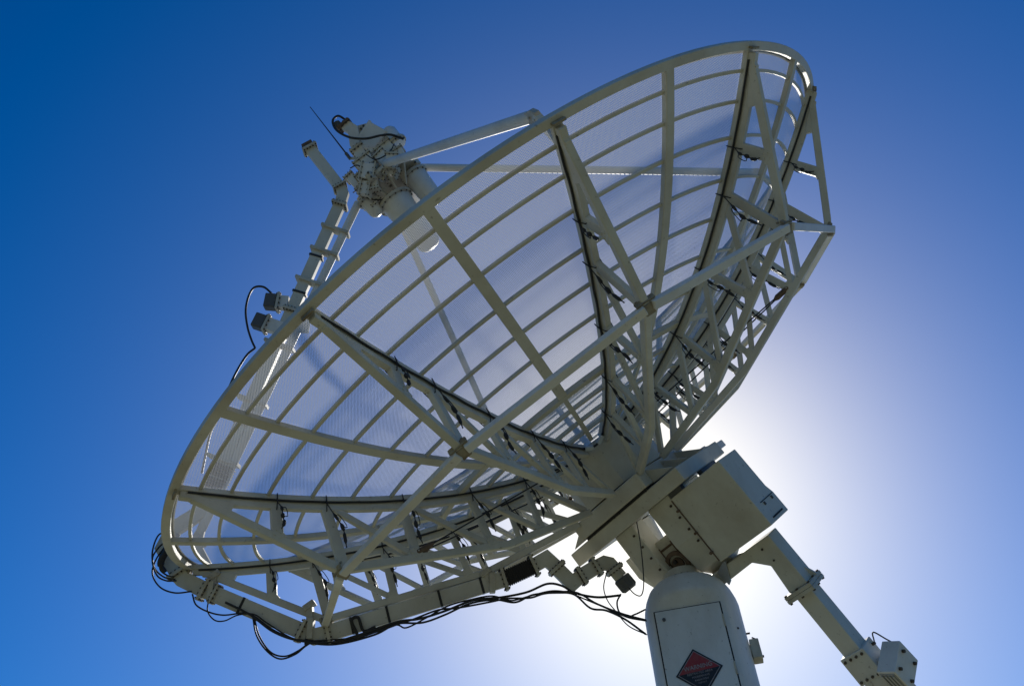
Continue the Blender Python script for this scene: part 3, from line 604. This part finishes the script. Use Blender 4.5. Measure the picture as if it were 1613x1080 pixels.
# end box with bolted sides, reaching past the frame edge
by_ = edz(-.34, .85, -.42).normalized(); bz_ = -edz(-.25, -.38, -.9); bz_ = (bz_-by_*bz_.dot(by_)).normalized(); bx_ = bz_.cross(by_); Rb = Matrix((bx_, by_, bz_)).transposed(); c = edz(1.15, .22, -2.86)-bx_*.075+Z*-.02
b = MB(); b.box(c, (.15, .27, .26), Rb); bx = ab(b, 'end_box', 'paint2')
b = MB(); b.box(c+Rb@V((.0, .136, .0)), (.12, .012, .22), Rb); 
for i in range(4): b.box(c+Rb@V((-.045+.03*i, .146, .0)), (.014, .012, .19), Rb)
ab(b, 'ribbed_cover', 'steel', .002, bx)
q = MB()
for i in (-1, 1):
    for j in (-1, 1): MB().bolt(c+Rb@V((.076, i*.075, j*.08)), Rb@X, .014, .02).build('bolt', M['bolt'], bx, ao)

b = MB(); b.tube(spline([edz(.985, .05, -2.66), edz(1.03, .05, -2.60), edz(1.09, .06, -2.70), edz(1.16, .08, -2.79)], 6), .006, 6); ab(b, 'pigtail', 'dark', 0)
b = MB(); b.box(edz(.90, .155, -2.98), (.24, .22, .28), EDR); ab(b, 'counterweight', 'paint', .012)

# ================================================================ pedestal (upright, world frame)
PX, PY = 1.404, 6.47; RC = .40; ped = empty('pedestal', Matrix.Translation((PX, PY, 0)), 'round white steel pedestal with a flat access door', 'pedestal')
def wb(mb, name, m='paint2', bevel=.006, par=None): return mb.build(name, M[m], par or ped, (PX, PY, 0), bevel)
YAW = math.atan2(PX, PY); FN = V((-math.sin(YAW), -math.cos(YAW), 0)); FX = V((math.cos(YAW), -math.sin(YAW), 0))   # door normal and its right
O = V((PX, PY, 0)); FD = .275
def section(r, n=72):                      # circle with a flat cut facing the door side
    out = []
    for i in range(n):
        a = 2*PI*i/n; x, y = r*math.sin(a), -r*math.cos(a); out.append((x, y))
    return [(x, max(y, -FD)) for x, y in out]
b = MB(); zs = [0, 5.40]; n = 72; vs = []
levels = [(0, 1.0), (5.33, 1.0), (5.40, 1.0), (5.45, .98), (5.52, .93), (5.59, .85), (5.625, .77), (5.64, .66)]
for z_, k in levels:
    flat = z_ <= 5.34
    for i in range(n):
        a = 2*PI*i/n; x, y = RC*k*math.sin(a), -RC*k*math.cos(a)
        if flat: y = max(y, -FD)
        vs.append(O+FX*x-FN*y+Z*z_ if False else O+FX*x+FN*(-y)+Z*z_)
fs = [(j*n+i, j*n+(i+1) % n, (j+1)*n+(i+1) % n, (j+1)*n+i) for j in range(len(levels)-1) for i in range(n)]
b.add(vs, fs, True); b.add(vs[-n:], [list(range(n))]); col = wb(b, 'column', bevel=0)
for pl_ in col.data.polygons:
    if abs(pl_.normal.dot(FN)) > .97 and pl_.area > .01: pl_.use_smooth = False
b = MB(); b.revolve([(0.2, 5.63), (.215, 5.63), (.215, 5.68), (.18, 5.69), (.18, 5.78), (.02, 5.78)], 40, fr=(O, X, Y, Z)); cap = wb(b, 'slewing_ring', 'paint3')
q = MB()
for i in range(24): a = 2*PI*i/24; q.bolt(O+V((math.cos(a)*.2, math.sin(a)*.2, 5.68)), Z, .012)
q.build('bolts', M['bolt'], cap, (PX, PY, 0))
b = MB(); b.revolve([(RC+.16, .0), (RC+.16, .03), (RC+.01, .03)], 40, fr=(O, X, Y, Z)); wb(b, 'base_flange', 'paint3')
# door: dark gap, panel, lock
def dbox(x, z_, w_, h, d0, d1):
    m = MB(); m.prism([(x-w_/2, z_-h/2), (x+w_/2, z_-h/2), (x+w_/2, z_+h/2), (x-w_/2, z_+h/2)], d0, d1, (O, FX, Z, FN)); return m
DZ1 = 5.315; DZ0 = 4.60; DXC = -.028; DW = .53
wb(dbox(DXC, (DZ1+DZ0)/2, DW+.022, DZ1-DZ0+.022, FD-.01, FD+.004), 'door_gap', 'seam', 0)
dr = wb(dbox(DXC, (DZ1+DZ0)/2, DW, DZ1-DZ0, FD, FD+.016), 'access_door', 'paint2', .004)
b = MB(); c0 = O+FN*(FD+.016)+FX*(DXC-.20)+Z*5.235; b.tube([c0, c0+FN*.012], .014, 12); b.build('lock', M['dark'], dr, (PX, PY, 0))
for z_ in (5.15, 4.75):
    b = MB(); c0 = O+FN*(FD+.02)+FX*(DXC+DW/2+.004); b.tube([c0+Z*(z_-.05), c0+Z*(z_+.05)], .008, 8); b.build('hinge', M['paint3'], dr, (PX, PY, 0))
# conduit outlet and eye bolt on the right flank
b = MB(); a0 = O+FX*.385+Z*5.0; b.tube([a0, a0+FX*.03], .055, 16); b.box(a0+FX*.055, (.075, .12, .16), Matrix((FX, -FN, Z)).transposed()); cb = wb(b, 'conduit_box', 'paint3')
b = MB(); b.tube(spline([a0+FX*.07+Z*.07, a0+FX*.075+Z*.10, a0+FX*.05+Z*.12], 4), .007, 6); b.bolt(a0+FX*.09-Z*.05, FX, .010, .015); b.build('latch', M['bolt'], cb, (PX, PY, 0))
b = MB(); b.bolt(O+FX*.39+Z*5.16, FX, .008, .04); b.bolt(O+FX*.33+FN*.22+Z*5.10, FX+FN*.6, .009, .012); wb(b, 'eye_bolt', 'bolt', 0)

# ================================================================ warning sign on the door
SC = V((1.305, 0, 4.775)); sx = -.035; sz = 4.765
sc = O+FN*(FD+.018)+FX*sx+Z*sz
smw = Matrix.Translation(sc) @ Matrix((FX, Z, FN)).transposed().to_4x4() @ Matrix.Rotation(R_(5), 4, 'Z')
sign = empty('warning_sign', smw, 'diamond warning sign, red above black, on the pedestal door', 'sign')
def dia(r, d0, d1, name, m, par=sign, half=None, xs=0):
    p = [(0, r), (r, 0), (0, -r), (-r, 0)]
    if half == 'top': p = [(0, r), (r, 0), (-r, 0)]
    if half == 'bot': p = [(r, 0), (0, -r), (-r, 0)]
    b = MB(); b.prism([(x, y) for x, y in p], d0, d1, (V((0, 0, 0)), X, Y, Z)); return b.build(name, M[m], par)
dia(.185, 0, .003, 'backing', 'signblack'); dia(.168, .001, .0045, 'border', 'signwhite')
dia(.160, .002, .006, 'red_field', 'red', half='top'); dia(.160, .002, .0062, 'black_field', 'signblack', half='bot')
def text(body, size, x, y, m, name='lettering', align='CENTER', bold=0.0):
    cu = bpy.data.curves.new(name, 'FONT'); cu.body = body; cu.size = size; cu.align_x = align; cu.align_y = 'CENTER'; cu.extrude = .0006; cu.offset = bold
    t = bpy.data.objects.new('tmp', cu); scene.collection.objects.link(t); dg = bpy.context.evaluated_depsgraph_get()
    me = bpy.data.meshes.new_from_object(t.evaluated_get(dg)); bpy.data.objects.remove(t); o = bpy.data.objects.new(name, me); scene.collection.objects.link(o)
    me.materials.clear(); me.materials.append(M[m]); o.parent = sign; o.location = (x, y, .0072); return o
text('WARNING', .046, 0, .034, 'signwhite', bold=.0008)
text('RESTRICTED AREA', .024, 0, -.014, 'signwhite'); text('MICROWAVE', .023, 0, -.042, 'signwhite'); text('RADIATION', .02, 0, -.068, 'signwhite'); text('KEEP OUT', .015, 0, -.092, 'signwhite')
